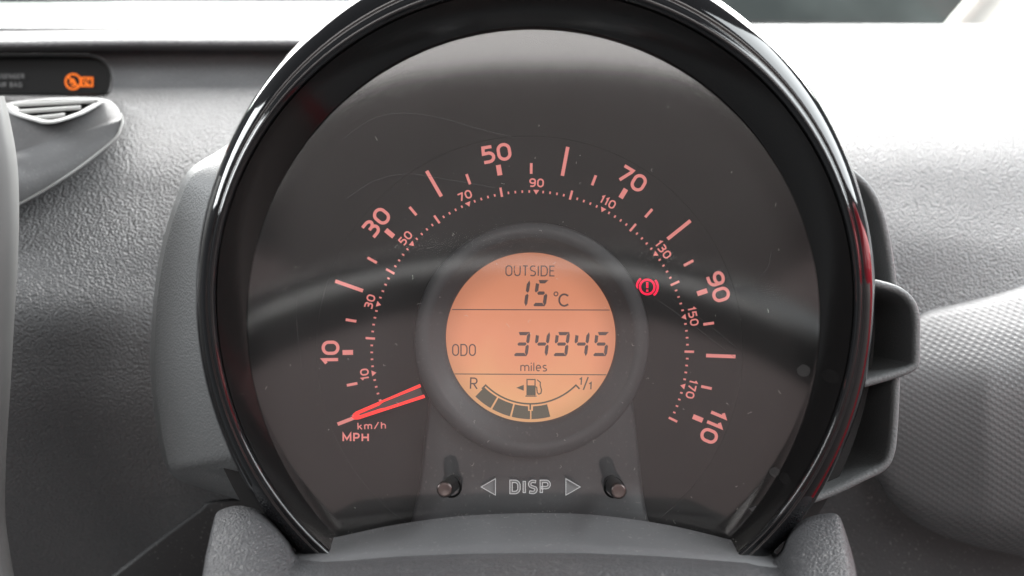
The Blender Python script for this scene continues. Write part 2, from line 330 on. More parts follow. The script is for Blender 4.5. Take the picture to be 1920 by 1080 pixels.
# ------------------------------------------------------------------ stroke lettering
def q4(cx, cy, rx, ry, a0, a1, n=7):
    return [(cx + rx * math.cos(R(a0 + (a1 - a0) * i / n)), cy + ry * math.sin(R(a0 + (a1 - a0) * i / n))) for i in range(n + 1)]
def rr(x0, y0, x1, y1, rx, ry):
    p = q4(x1 - rx, y1 - ry, rx, ry, 0, 90) + q4(x0 + rx, y1 - ry, rx, ry, 90, 180) + q4(x0 + rx, y0 + ry, rx, ry, 180, 270) + q4(x1 - rx, y0 + ry, rx, ry, 270, 360)
    o = []
    for a in p:
        if not o or (abs(a[0] - o[-1][0]) + abs(a[1] - o[-1][1])) > 1e-4: o.append(a)
    if abs(o[0][0] - o[-1][0]) + abs(o[0][1] - o[-1][1]) < 1e-4: o.pop()
    return o + [o[0]]
G = {
 '0': (.74, [rr(0, 0, 1, 1, .5, .36)]), 'O': (.66, [rr(0, 0, 1, 1, .5, .30)]),
 '1': (.40, [[(0.0, .80), (.25, .86), (.8, 1), (.8, 0)]]),
 '3': (.70, [[(.02, 1)] + q4(.55, .77, .42, .23, 90, -90) + [(.28, .54)], [(.5, .54)] + q4(.55, .27, .45, .27, 90, -90) + [(0, 0)]]),
 '5': (.70, [[(.94, 1), (.10, 1), (.06, .58)] + q4(.52, .30, .48, .30, 82, -90) + [(0, 0)]]),
 '7': (.68, [[(0, 1), (1, 1), (.95, .86), (.30, 0)]]),
 '9': (.72, [rr(0, .42, 1, 1, .5, .27), [(1, .72)] + q4(.5, .36, .5, .36, 0, -90) + [(.08, 0)]]),
 'M': (.92, [[(0, 0), (0, 1), (.5, .25), (1, 1), (1, 0)]]), 'P': (.68, [[(0, 0), (0, 1)] + q4(.6, .72, .4, .28, 90, -90) + [(0, .44)]]),
 'H': (.76, [[(0, 0), (0, 1)], [(1, 0), (1, 1)], [(0, .5), (1, .5)]]), 'k': (.58, [[(0, 0), (0, 1)], [(.9, .66), (.05, .3)], [(.35, .42), (1, 0)]]),
 'm': (.92, [[(0, 0), (0, .68)], [(0, .5)] + q4(.25, .48, .25, .2, 140, 0) + [(.5, 0)], [(.5, .5)] + q4(.75, .48, .25, .2, 140, 0) + [(1, 0)]]),
 '/': (.62, [[(0, 0), (1, 1)]]), 'h': (.58, [[(0, 0), (0, 1)], [(0, .45)] + q4(.5, .45, .5, .24, 150, 0) + [(1, 0)]]),
 'U': (.64, [[(0, 1), (0, .3)] + q4(.5, .3, .5, .3, 180, 360) + [(1, 1)]]), 'T': (.58, [[(0, 1), (1, 1)], [(.5, 1), (.5, 0)]]),
 'S': (.58, [[(.95, .97)] + q4(.5, .75, .5, .25, 80, 235) + [(.75, .44)] + q4(.5, .25, .5, .25, 40, -100) + [(.0, .05)]]),
 'I': (.16, [[(.5, 0), (.5, 1)]]), 'D': (.68, [[(0, 0), (0, 1), (.45, 1)] + q4(.5, .62, .5, .38, 80, 0) + q4(.5, .38, .5, .38, 0, -80) + [(.45, 0), (0, 0)]]),
 'E': (.54, [[(1, 1), (0, 1), (0, 0), (1, 0)], [(0, .52), (.85, .52)]]),
 'C': (.82, [[(1.0, .88)] + q4(.55, .5, .55, .5, 55, 305, 16) + [(1.0, .12)]]), 'R': (.66, [[(0, 0), (0, 1)] + q4(.55, .74, .4, .26, 90, -90) + [(0, .48)], [(.45, .48), (1, 0)]]),
 'i': (.14, [[(.5, 0), (.5, .68)], [(.5, .86), (.5, 1)]]), 'l': (.14, [[(.5, 0), (.5, 1)]]),
 'e': (.56, [[(.02, .36), (.98, .36)] + q4(.5, .36, .5, .34, 20, 300, 12)]), 's': (.48, [[(.92, .66)] + q4(.48, .52, .45, .16, 70, 235) + [(.7, .30)] + q4(.5, .16, .48, .16, 40, -100) + [(.0, .03)]]),
 'A': (.7, [[(0, 0), (.5, 1), (1, 0)], [(.2, .35), (.8, .35)]]), 'B': (.62, [[(0, 0), (0, 1)] + q4(.55, .76, .4, .24, 90, -90) + [(0, .52)], [(.5, .52)] + q4(.55, .26, .45, .26, 90, -90) + [(0, 0)]]),
 'G': (.72, [[(.95, .9)] + q4(.5, .5, .5, .5, 60, 300, 12) + [(1, .1), (1, .48), (.6, .48)]]), 'N': (.7, [[(0, 0), (0, 1), (1, 0), (1, 1)]]), ' ': (.35, []),
}
def ribbon(pl, t):
    closed = len(pl) > 2 and abs(pl[0][0] - pl[-1][0]) + abs(pl[0][1] - pl[-1][1]) < 1e-9
    pts = pl[:-1] if closed else pl; n = len(pts); Lp = []; Rp = []
    for i in range(n):
        def dr(a, b):
            dx, dy = b[0] - a[0], b[1] - a[1]; l = math.hypot(dx, dy) or 1; return dx / l, dy / l
        if closed: d0 = dr(pts[i - 1], pts[i]); d1 = dr(pts[i], pts[(i + 1) % n])
        else:
            d1 = dr(pts[i], pts[i + 1]) if i < n - 1 else dr(pts[i - 1], pts[i]); d0 = dr(pts[i - 1], pts[i]) if i > 0 else d1
        mx, my = d0[0] + d1[0], d0[1] + d1[1]; l = math.hypot(mx, my)
        if l < 1e-6: mx, my = d1; l = 1
        mx /= l; my /= l; c = max(0.35, mx * d1[0] + my * d1[1])
        ox, oy = -my * t / 2 / c, mx * t / 2 / c
        Lp.append((pts[i][0] + ox, pts[i][1] + oy)); Rp.append((pts[i][0] - ox, pts[i][1] - oy))
    return Lp, Rp, closed
def strokes_mesh(name, polys, t, place, mat, parent, thick=0.00012):
    """polylines in local 2-D; place(x,y,lift) -> world point; thin raised print"""
    V = []; F = []
    for k, pl in enumerate(polys):
        Lp, Rp, cl = ribbon(pl, t); n = len(Lp); b = len(V); e = 0.000012 * k
        for a in Lp: V.append(place(a[0], a[1], thick + e))
        for a in Rp: V.append(place(a[0], a[1], thick + e))
        for i in range(n if cl else n - 1):
            j = (i + 1) % n; F.append((b + i, b + n + i, b + n + j, b + j))
    return mesh(name, V, F, mat, parent, False)
def text_polys(s, h, t, gap, wide=1.0):
    """centred text: list of polylines, total width"""
    x = 0; out = []
    for ch in s:
        wd, pls = G[ch]; wd = max(wd * h * wide, t)
        for pl in pls: out.append([(x + t / 2 + u * (wd - t), t / 2 + v * (h - t)) for u, v in pl])
        x += wd + gap
    x -= gap
    return [[(a - x / 2, b - h / 2) for a, b in pl] for pl in out], x
def place_at(cx, cy, y, ang=0.0, proj=None):
    """text placed at photo-scale position on a vertical plane y, turned clockwise by ang degrees"""
    ca, sa = math.cos(R(ang)), math.sin(R(ang)); f = proj or W
    def g(x, yy, lift):
        X = x * ca + yy * sa; Y = -x * sa + yy * ca
        return f(cx + X, cy - Y, y - lift)
    return g
def flat_poly(name, polys, place, mat, parent, lift=0.00012):
    V = []; F = []
    for pl in polys:
        b = len(V); V += [place(a[0], a[1], lift) for a in pl]; F.append(tuple(range(b, b + len(pl))))
    return mesh(name, V, F, mat, parent, False)

# airbag indicator print
for s, cy, wd in (('PASSENGER', 143, 1.0), ('AIR BAG', 159, 1.0)):
    pls, tw = text_polys(s, 9.5, 1.8, 1.6); 
    strokes_mesh('lettering', pls, 1.8, place_at((46 if s[0] == 'P' else 41) - tw / 2, cy, .1385, 0, P), M['dull_print'], ai)
pl = place_at(137, 153, .1385, 0, P)
circ = lambda r, n=28: [(r * math.cos(2 * math.pi * i / n), r * math.sin(2 * math.pi * i / n)) for i in range(n)]
ring_ = circ(14); ring_.append(ring_[0])
strokes_mesh('warning_symbol', [ring_, [(-9, 9), (9, -9)], [(-6, -3), (0, 4), (4, -2)], [(-3, -7), (4, -7)]], 3.6, pl, M['amber'], ai)
strokes_mesh('warning_symbol', [[(16, 7), (36, 7), (36, -8), (16, -8), (16, 7)], [(21, 3), (24, -4), (30, -4)], [(26, 3), (31, 3)]], 3.4, pl, M['amber'], ai)

av = empty('air_vent', P(110, 260, .08), 'grey centre air vent with slotted top left of the cluster', 'air vent')
top = cr([(-60, 205), (60, 187), (150, 183), (195, 186), (216, 197), (228, 216), (228, 232), (212, 262), (150, 312), (95, 348), (35, 382), (-60, 430)], 6)
rows = []
for sc, d in ((1.0, .115), (1.0, .0815), (.992, .0795), (.975, .079), (.5, .077), (.0, .076)):
    rows.append([P(10 + (q[0] - 10) * sc, 292 + (q[1] - 292) * sc, d - 0.018 * max(0, (q[1] - 220) / 200) + (max(0, 225 - q[1]) * .0004 if sc > .9 else 0)) for q in top])
loft('housing', rows, M['vent'], av)
eg = cr([(224, 208), (229, 222), (226, 238), (212, 262), (150, 312), (95, 348), (35, 382), (-60, 430)], 6)
rows = [[P(q[0] + o_, q[1] + o_ * .9, d - 0.018 * max(0, (q[1] - 220) / 200)) for q in eg] for o_, d in ((-1.5, .0805), (-1, .0785), (.5, .0778), (2, .0785), (3, .082))]
loft('edge_highlight', rows, M['trim'], av)  # pale strip added as the bright highlight along the housing edge
vsl = lambda py: (232 - py) * 0.00035 - .004
rim = cr([(20, 196), (60, 189), (150, 186), (190, 188), (186, 196), (150, 216), (95, 232), (60, 226), (20, 212)], 6, True)
rows = [[P(104 + (q[0] - 104) * s, 204 + (q[1] - 204) * s, d + vsl(q[1])) for q in rim] for s, d in ((1.02, .082), (1.0, .070), (.80, .0715), (.74, .076))]
loft('grille_rim', rows, M['trim'], av, closed=True)
mesh('duct', [P(104 + (q[0] - 104) * .97, 204 + (q[1] - 204) * .97, .0775 + vsl(q[1])) for q in rim], [tuple(range(len(rim)))], M['cavity'], av, False)
for (x0, y0, x1, y1) in ((22, 197, 178, 189.5), (34, 210, 152, 202), (56, 223, 122, 216)):
    a_, b_ = Vector((x0, y0, 0)), Vector((x1, y1, 0))
    rows = [[P(a_.x + (b_.x - a_.x) * i / 8, a_.y + (b_.y - a_.y) * i / 8 + o_, d + vsl(a_.y + (b_.y - a_.y) * i / 8)) for i in range(9)] for o_, d in ((4.3, .076), (4.1, .0712), (0, .0706), (-4.1, .0712), (-4.3, .076))]
    loft('slat', rows, M['trim'], av)
# pale console trim at the left edge
ct = cr([(8, 180), (20, 230), (32, 300), (36, 380), (34, 480), (27, 600), (20, 720), (12, 850), (10, 960), (18, 1030), (34, 1110), (60, 1190)], 6)
rows = [[P(q[0] + o_, q[1], d) for q in ct] for o_, d in ((-1, .03), (0, .004), (-3, -.004), (-9, -.009), (-22, -.012), (-60, -.014), (-160, -.01))]
tag(loft('console_trim', rows, M['console'], flip=True), 'pale grey rounded console trim along the left edge', 'trim')

# ------------------------------------------------------------------ the instrument cluster
ic = empty('instrument_cluster', W(960, 1000, 0.03), 'round speedometer cluster in a glossy black hood with orange display', 'speedometer')
NT = 160
def ell(cx, cy, rx, rt, rb, t):
    s = math.sin(t); return cx + rx * math.cos(t), cy - (rt if s > 0 else rb) * s
LENS = lambda t: ell(1000, 600, 535, 548, 560, t)
LIP = lambda t: ell(1003, 550, 606, 580, 632, t)
OUT = lambda t: ell(1004, 555, 638, 662, 676, t)
YL = -0.016
def lipd(t):
    s = math.sin(t); return -0.041 - 0.0 * max(0, s) + 0.006 * max(0, -s)
ts = [2 * math.pi * i / NT for i in range(NT)]
def blend(a, b, k): return (a[0] + (b[0] - a[0]) * k, a[1] + (b[1] - a[1]) * k)
# inner wall of the hood
rows = []
for k, dk in ((0.0, -0.25), (0.0, 0.0), (0.06, 0.05), (0.3, 0.28), (0.6, 0.58), (0.86, 0.86)):
    rows.append([P(*blend(LENS(t), LIP(t), k), YL + (lipd(t) - YL) * dk) for t in ts])
loft('hood_lining', rows, M['liner'], ic, closed=True)
# glossy bezel: lip, groove, face, outer edge, outside wall
rows = []
for k, dd in ((-0.06, 0.0052), (-0.045, 0.0018), (0.0, 0.0004), (0.05, 0.0), (0.16, 0.0002), (0.22, 0.0009), (0.27, 0.0016), (0.32, 0.0013), (0.42, 0.0013), (0.60, 0.0022), (0.78, 0.0035), (0.90, 0.0052), (0.975, 0.0085), (1.0, 0.0125)):
    if k < 0: rows.append([P(*blend(LIP(t), LENS(t), -k * 1.9), lipd(t) + dd) for t in ts])
    else: rows.append([P(*blend(LIP(t), OUT(t), k), lipd(t) + dd) for t in ts])
rows.append([P(*blend((1004, 555), OUT(t), 0.955), lipd(t) + 0.0152) for t in ts])
rows.append([P(*blend((1004, 555), OUT(t), 0.90), 0.0) for t in ts])
loft('bezel', rows, M['gloss'], ic, closed=True)
# clear lens, slightly concave, leaning a little
rows = []
LRX = 0.9; LRZ = 2.0; TILT = 0.0
for k in (0.0005, .08, .16, .24, .32, .4, .48, .56, .64, .72, .8, .87, .93, .97, 1.0):
    r = []
    for t in ts:
        e = LENS(t); px, py = blend((1000, 600), e, k * 1.004); w0 = P(px, py, YL)
        sag = (w0.x - 0.006) ** 2 / (2 * LRX) + (w0.z + 0.009) ** 2 / (2 * LRZ)
        r.append(Vector((w0.x, YL + 0.0031 - sag + TILT * w0.z, w0.z)))
    rows.append(r)
loft('lens', rows, M['lens'], ic, closed=True)

# dial: outer plate with a stepped inner disc
CX, CY = 993, 655
def dring(r, y, cx=CX, cy=CY, n=128): return [W(cx + r * math.cos(2 * math.pi * i / n), cy - r * math.sin(2 * math.pi * i / n), y) for i in range(n)]
outer = [W(1000 + 640 * math.cos(2 * math.pi * i / 128), 600 - 660 * math.sin(2 * math.pi * i / 128), -0.00025) for i in range(128)]
loft('dial_plate', [outer, dring(400.5, -0.00025), dring(399.5, -0.0002), dring(399, 0.0002)], M['dial_outer'], ic, closed=True, flip=True, smooth=False)
dial = loft('dial_face', [dring(400, 0.0), dring(300, 0.0), dring(100, 0.0)], M['dial'], ic, closed=True, flip=True)

ANG = lambda mph: -111.3 + 2.033 * mph
KM = lambda k: -111.3 + 1.2633 * k
def rad(ang, r): return CX + r * math.sin(R(ang)), CY - r * math.cos(R(ang))
_cache = {}
def tick(name, ang, r0, r1, wd, parent=dial, y=0.0):
    cx, cy = rad(ang, (r0 + r1) / 2); key = (name, wd, round(r1 - r0, 2))
    if key not in _cache:
        h = (r1 - r0) / 2 * S; b = wd / 2 * S; th = 0.00018
        v = [(-b, -th, -h), (b, -th, -h), (b, -th, h), (-b, -th, h), (-b, 0, -h), (b, 0, -h), (b, 0, h), (-b, 0, h)]
        m_ = bpy.data.meshes.new(name); m_.from_pydata(v, [], [(0, 1, 2, 3), (4, 7, 6, 5), (0, 4, 5, 1), (1, 5, 6, 2), (2, 6, 7, 3), (3, 7, 4, 0)]); m_.materials.append(M['pink']); _cache[key] = m_
    o = bpy.data.objects.new(name, _cache[key]); col.objects.link(o)
    o.parent = parent; o.matrix_parent_inverse = Matrix.Identity(4)
    o.location = W(cx, cy, y - 0.0001); o.rotation_euler = (0, R(ang), 0); return o
for mph in range(0, 115, 5):
    a = ANG(mph)
    if mph % 20 == 0: tick('major_tick', a, 331, 386, 6.6)
    elif mph % 10 == 0: tick('numbered_tick', a, 331, 350.5, 9.2)
    else: tick('minor_tick', a, 329, 349, 5.0)
for mph in (10, 30, 50, 70, 90, 110):
    a = ANG(mph) + (0.4 if mph == 110 else 0); cx, cy = rad(a, 373)
    pls, tw = text_polys(str(mph), 33.5, 6.0, 4.2 if mph != 110 else 5.0, 1.08)
    strokes_mesh('speed_number', pls, 6.0, place_at(cx, cy, 0.0, a), M['pink'], dial)
for k in range(2, 181, 2):
    a = KM(k)
    if k % 20 == 0: tick('kilometre_tick', a, 290.5, 308, 4.2)
    elif k % 10 == 0:
        cx, cy = rad(a, 295); flat_poly('kilometre_pointer', [[(-5.6, 4.2), (0, -4.6), (5.6, 4.2)]], place_at(cx, cy, 0.0, a), M['pink'], dial)
        cx, cy = rad(a + (0.3 if k > 100 else 0), 312.5); pls, tw = text_polys(str(k), 16.5, 2.9, 2.2, 1.05)
        strokes_mesh('kilometre_number', pls, 2.9, place_at(cx, cy, 0.0, a), M['pink'], dial)
    else: tick('kilometre_dot', a, 293.6, 298.2, 3.0)
pls, tw = text_polys('km/h', 14.5, 2.2, 3.2, 1.12); strokes_mesh('unit_lettering', pls, 2.2, place_at(697, 798, 0.0, -2), M['pink'], dial)
pls, tw = text_polys('MPH', 17, 3.2, 3.2, 1.08); strokes_mesh('unit_lettering', pls, 3.2, place_at(667, 820, 0.0, 0), M['pink'], dial)

# needle: two red bars meeting at a round tip, clear core, no hub in sight
na = -110.7
def nplace(lift0): 
    def g(x, y, lift):
        cx, cy = rad(na, y); ca, sa = math.cos(R(na)), math.sin(R(na))
        return W(cx + x * ca, cy + x * sa, -0.0042 - lift - lift0)
    return g
def npoly(name, poly, th, mat, parent, base=0.0):
    g = nplace(base); n = len(poly); V = [g(a[0], a[1], th) for a in poly] + [g(a[0], a[1], 0) for a in poly]
    F = [tuple(range(n))] + [(i, i + n, (i + 1) % n + n, (i + 1) % n) for i in range(n)]
    return mesh(name, V, F, mat, parent, False)
needle = npoly('needle', [(-13.2, 214), (-7.2, 342), (-4.5, 348), (0, 350.5), (4.5, 348), (7.2, 342), (13.2, 214)], 0.0006, M['needle_mid'], ic)
npoly('needle_edge', [(-13.4, 212), (-7.4, 341), (-5.4, 347), (0, 351), (0, 338), (-1.6, 335), (-3.0, 296), (-4.6, 288), (-7.6, 212)], 0.0007, M['red'], needle, 0.0003)
npoly('needle_edge', [(13.4, 212), (7.6, 212), (6.0, 288), (3.2, 296), (1.6, 335), (0, 338), (0, 351), (5.4, 347), (7.4, 341)], 0.0007, M['red'], needle, 0.0003)

# brake warning light
wl = strokes_mesh('warning_light', [circ(13.6) + [circ(13.6)[0]], q4(0, 0, 19.6, 19.6, 128, 190, 8), q4(0, 0, 19.6, 19.6, -52, 40, 10), [(0, 9), (0, -2)], [(0, -5), (0, -9)]], 4.0, place_at(1213.5, 538, 0.0), M['warn'], ic)

# display ring
RX, RY = 996, 636
prof = [(217, .0), (217, -.0050), (216, -.0060), (214, -.0064), (202, -.0066), (190, -.0066), (187, -.0060), (170, -.0044), (160, -.0034), (158.5, -.0030), (158, -.0012)]
loft('display_ring', [dring(r, y, RX if r > 180 else 995, RY if r > 180 else 632) for r, y in prof], M['ring'], ic, closed=True, flip=True)
# panel below the ring, flaring
lf = cr([(806, 742), (803, 770), (797, 820), (790, 880), (783, 930), (770, 990), (750, 1060)], 10); rt = cr([(1184, 742), (1188, 780), (1194, 830), (1200, 890), (1207, 950), (1216, 1000), (1236, 1060)], 10)
rows = []
for k, y in ((0, 0.0), (0, -.0024), (.006, -.0036), (.02, -.0042), (.1, -.0042), (.2, -.0042), (.3, -.0042), (.4, -.0042), (.5, -.0042), (.6, -.0042), (.7, -.0042), (.8, -.0042), (.9, -.0042), (.98, -.0042), (.994, -.0036), (1, -.0024), (1, 0.0)):
    r = []
    for a, b in zip(lf, rt):
        x = a.x + (b.x - a.x) * k; yy = a.y + (b.y - a.y) * k
        d2 = 205 ** 2 - (x - RX) ** 2; yy = max(yy, RY + math.sqrt(d2)) if d2 > 0 else yy; r.append(W(x, yy, y - (.0078 * min(1, max(0, (yy - 890) / 90)) ** 2 if y < -.002 else 0)))
    rows.append(r)
loft('lower_panel', rows, M['ring'], ic)

# LCD
lcd = mesh('display_screen', dring(158.3, -.0016, 995, 632), [tuple(range(128))], M['lcd'], ic, False)
YS = -.0017
def lcd_text(s, cx, cy, h, t, gap, wide=1.0, ang=0, mat='lcd_ink'):
    pls, tw = text_polys(s, h, t, gap, wide); return strokes_mesh('lettering', pls, t, place_at(cx, cy, YS, ang), M[mat], lcd)
lcd_text('OUTSIDE', 994, 508, 20.5, 2.3, 2.6, .98, 0.5)
lcd_text('ODO', 870.5, 655.5, 22.5, 2.3, 2.4, .88)
lcd_text('miles', 1000.5, 687, 17.5, 2.0, 2.2, 1.05)
lcd_text('R', 889, 718, 22.5, 2.6, 2, 1.0, 2); lcd_text('C', 1056.5, 562.5, 25, 3.4, 2, 1.0)
strokes_mesh('degree_sign', [circ(3.6) + [circ(3.6)[0]]], 2.0, place_at(1042, 551, YS), M['lcd_ink'], lcd)
lcd_text('1', 1088, 714, 15, 2.4, 2, 1.1, 3, 'lcd_ink2'); lcd_text('1', 1106, 722.5, 15, 2.4, 2, 1.1, 3, 'lcd_ink2')
strokes_mesh('lettering', [[(-4.5, -12), (4.5, 12)]], 2.6, place_at(1097.5, 718, YS), M['lcd_ink2'], lcd)
strokes_mesh('divider_line', [[(-147, 0.4), (147, -0.6)]], 1.7, place_at(995, 580.5, YS), M['lcd_ink'], lcd)
strokes_mesh('divider_line', [[(-141.5, 0.8), (141.5, -0.8)]], 1.7, place_at(994.5, 701, YS), M['lcd_ink2'], lcd)
SEG = {'1': 'bc', '5': 'afgcd', '3': 'abgcd', '4': 'fgbc', '9': 'abcdfg'}
def seven(ch, x, y, wd, h, t, sl):
    """one seven-segment digit; x,y its lower left, slanted by sl"""
    g = 1.0; hw = h / 2; P_ = []
    def sk(p): return [(a + b * sl, b) for a, b in p]
    for s in SEG[ch]:
        if s == 'a': p = [(t * .55 + g, h), (wd - t * .1 - g, h), (wd - t - g, h - t), (t + g, h - t)]
        if s == 'd': p = [(g, t * .35), (t * .5, 0), (wd - t * .2 - g, 0), (wd - t - g, t), (t * .5 + g, t)]
        if s == 'g': p = [(t * .6 + g, hw), (t + g, hw + t / 2), (wd - t - g, hw + t / 2), (wd - t * .6 - g, hw), (wd - t - g, hw - t / 2), (t + g, hw - t / 2)]
        if s == 'f': p = [(0, h - t * .9), (t, h - t - g), (t, hw + t / 2 + g), (t * .4, hw + g), (0, hw + t * .45 + g)]
        if s == 'e': p = [(0, t * .6), (0, hw - t * .4), (t * .4, hw - g), (t, hw - t / 2 - g), (t, t + g)]
        if s == 'b': p = [(wd, h - t * .9), (wd, hw + t * .45 + g), (wd - t * .4, hw + g), (wd - t, hw + t / 2 + g), (wd - t, h - t - g), (wd - t * .35, h - g * .3)]
        if s == 'c': p = [(wd, t * .8), (wd - t * .4, 0), (wd - t, t + g), (wd - t, hw - t / 2 - g), (wd - t * .4, hw - g), (wd, hw - t * .45 - g)]
        P_.append(sk(p)[::-1])
    return flat_poly('digit', P_, place_at(x, y, YS), M['lcd_ink'], lcd)
for i, ch in enumerate('34945'): seven(ch, 962.5 + 36.9 * i, 667, 26.5, 45, 6.0, .13)
seven('1', 970, 574, 18, 48.5, 6.2, .14); seven('5', 998.5, 574, 24.5, 49, 6.4, .14)
# fuel gauge
arc = [(119 * math.sin(R(a)), -119 * math.cos(R(a))) for a in range(-45, 46, 3)]
gp = place_at(995, 637, YS)
strokes_mesh('gauge_scale', [[(-91, -91)] + arc + [(91, -91)], [(-1, -120), (-1, -130)]], 3.0, gp, M['lcd_ink2'], lcd)
for a0, a1 in ((-44.5, -30.6), (-29.2, -15.3), (-14, -0.5), (0.5, 14.3)):
    n = 6; p = [(147.5 * math.sin(R(a0 + (a1 - a0) * i / n)), -147.5 * math.cos(R(a0 + (a1 - a0) * i / n))) for i in range(n + 1)]
    q = [(123.5 * math.sin(R(a0 + (a1 - a0) * i / n)), -123.5 * math.cos(R(a0 + (a1 - a0) * i / n))) for i in range(n + 1)]
    if a1 == -0.5: q = q[:-1] + [(-5, -123.8), (-5, -132), (-1.2, -132)]
    if a0 == 0.5: q = [(1.2, -132), (4, -132), (4, -123.8)] + q[1:]
    flat_poly('fuel_bar', [p + q[::-1]], gp, M['lcd_ink2'], lcd)
pp = place_at(995, 726, YS)
pump = strokes_mesh('fuel_pump_symbol', [[(-7, -14), (-7, 15.5), (8, 15.5), (8, -14)], [(-10, -15.5), (11, -15.5)], [(8, 2), (11, 1), (12, -9), (15, -12), (19, -10), (20, -4), (17.5, 5), (18, 10), (12, 15)]], 2.1, pp, M['lcd_ink2'], lcd)
flat_poly('fuel_pump_symbol', [[(-7, -14), (8, -14), (8, 4.5), (-7, 4.5)]], pp, M['lcd_ink2'], lcd)
flat_poly('filler_side_arrow', [[(-27, 0), (-13, 5.5), (-13, -5.5)]], pp, M['lcd_ink2'], lcd)

# DISP lettering and arrows moulded into the lens
YE = YL + 0.0010
pls, tw = text_polys('DISP', 26, 5.0, 5.0, 1.12)
strokes_mesh('moulded_lettering', pls, 5.0, place_at(994, 913, YE - .0012, 0, P), M['emboss'], ic, 0.0003)
ol = []
for q in pls:
    a_, b_, cl = ribbon(q, 4.6)
    if cl: a_ = a_ + [a_[0]]; b_ = b_ + [b_[0]]
    ol += [a_, b_] if cl else [a_ + b_[::-1] + [a_[0]]]
strokes_mesh('moulded_edge', ol, 1.3, place_at(994, 913, YE - .0016, 0, P), M['dull_bright'], ic, 0.0003)
for tri in ([(902, 913), (929, 897.5), (929, 928.5)], [(1061, 897.5), (1088, 913), (1061, 928.5)]):
    c = sum(a for a, b in tri) / 3, sum(b for a, b in tri) / 3
    rows = [[P(c[0] + (a - c[0]) * s, c[1] + (b - c[1]) * s, YE - d) for a, b in tri] for s, d in ((1.0, .0010), (.97, .0017), (.86, .0017), (.8, .0013), (.02, .0013))]
    strokes_mesh('moulded_edge', [[(a - 994, 913 - b) for a, b in tri + tri[:1]]], 1.2, place_at(994, 913, YE - .0016, 0, P), M['dull_bright'], ic, 0.0003)
    loft('moulded_arrow', rows, M['emboss'], ic, closed=True, smooth=False)
# reset buttons
for bx, by, tx, ty in ((850, 904, 833.5, 918), (1146, 905, 1160, 921)):
    a = P(bx, by, -0.010); b = P(tx, ty, -0.040); ax = (b - a).normalized(); u = ax.cross(Vector((0, 0, 1))).normalized(); v = ax.cross(u)
    Lb = (b - a).length
    def cring(r, d): return [a + ax * d + (u * math.cos(2 * math.pi * i / 32) + v * math.sin(2 * math.pi * i / 32)) * r for i in range(32)]
    bt = loft('reset_button', [cring(r, d) for r, d in ((.0022, 0), (.0022, Lb * .93), (.00215, Lb * .97), (.0019, Lb))], M['button'], ic, closed=True)
    loft('button_cap', [cring(r, d) for r, d in ((.00192, Lb - .0001), (.00185, Lb + .0002), (.0014, Lb + .00015), (.00002, Lb + .0001))], M['chrome'], bt, closed=True)
    loft('button_collar', [[c + Vector((0, -.0072, 0)) - ax * 0 for c in cring(r, d)] for r, d in ((.0027, .001), (.0030, .0018), (.0028, .0024), (.0023, .002))], M['button'], ic, closed=True)
sc_pl = [cr([(640, 262), (700, 222), (760, 212), (830, 222), (900, 242), (965, 258)], 6), cr([(650, 372), (700, 340), (760, 326), (830, 335), (930, 352)], 6), cr([(1230, 560), (1300, 610), (1380, 672)], 5), cr([(1260, 560), (1330, 610), (1385, 655)], 5), cr([(560, 520), (556, 600), (566, 690)], 5), cr([(1424, 520), (1440, 500), (1446, 470)], 5)]
for c in sc_pl: strokes_mesh('scratch', [[(p.x - 960, 540 - p.y) for p in c]], 1.0, place_at(960, 540, YL - .0010, 0, P), M['mark'], ic, 0.0002)
# small translucent grey spots on the lens
for mx_, my_, mr_ in ((1507, 695, 13), (1452, 885, 10)):
    pts = [P(mx_ + mr_ * math.cos(k / 3) * random.uniform(.9, 1.05), my_ + mr_ * .9 * math.sin(k / 3) * random.uniform(.9, 1.05), YL - .0012) for k in range(19)]
    mesh('lens_spot', pts, [tuple(range(19))], M['mark'], ic, False)

# housing behind the bezel, left side
h_out = cr([(560, 120), (470, 235), (420, 276), (356, 318), (330, 372), (306, 450), (290, 540), (283, 640), (284, 720), (294, 800), (308, 866), (330, 896), (380, 916), (470, 944), (540, 968)], 7)
h_crs = cr([(570, 125), (480, 240), (440, 285), (366, 326), (338, 378), (314, 454), (298, 542), (291, 640), (292, 718), (302, 796), (313, 852), (322, 876), (372, 884), (455, 899), (525, 925)], 7)
h_in = cr([(640, 160), (560, 260), (520, 310), (470, 360), (450, 400), (430, 470), (425, 550), (422, 640), (425, 710), (440, 780), (460, 830), (478, 848), (490, 858), (515, 880), (552, 920)], 7)
rows = [[P(q[0], q[1], .060) for q in h_out], [P(q[0], q[1], .022) for q in h_out], [P(*blend(q, c_, .35)[:2], .0145) for q, c_ in zip(h_out, h_crs)],
        [P(*blend(q, c_, .8)[:2], .0085) for q, c_ in zip(h_out, h_crs)], [P(q[0], q[1], .0065) for q in h_crs], [P(*blend(q, c_, .12), .0045) for q, c_ in zip(h_crs, h_in)], [P(*blend(q, c_, .5), -.004) for q, c_ in zip(h_crs, h_in)], [P(q[0], q[1], -.010) for q in h_in]]
loft('housing', rows, M['pod'], ic)
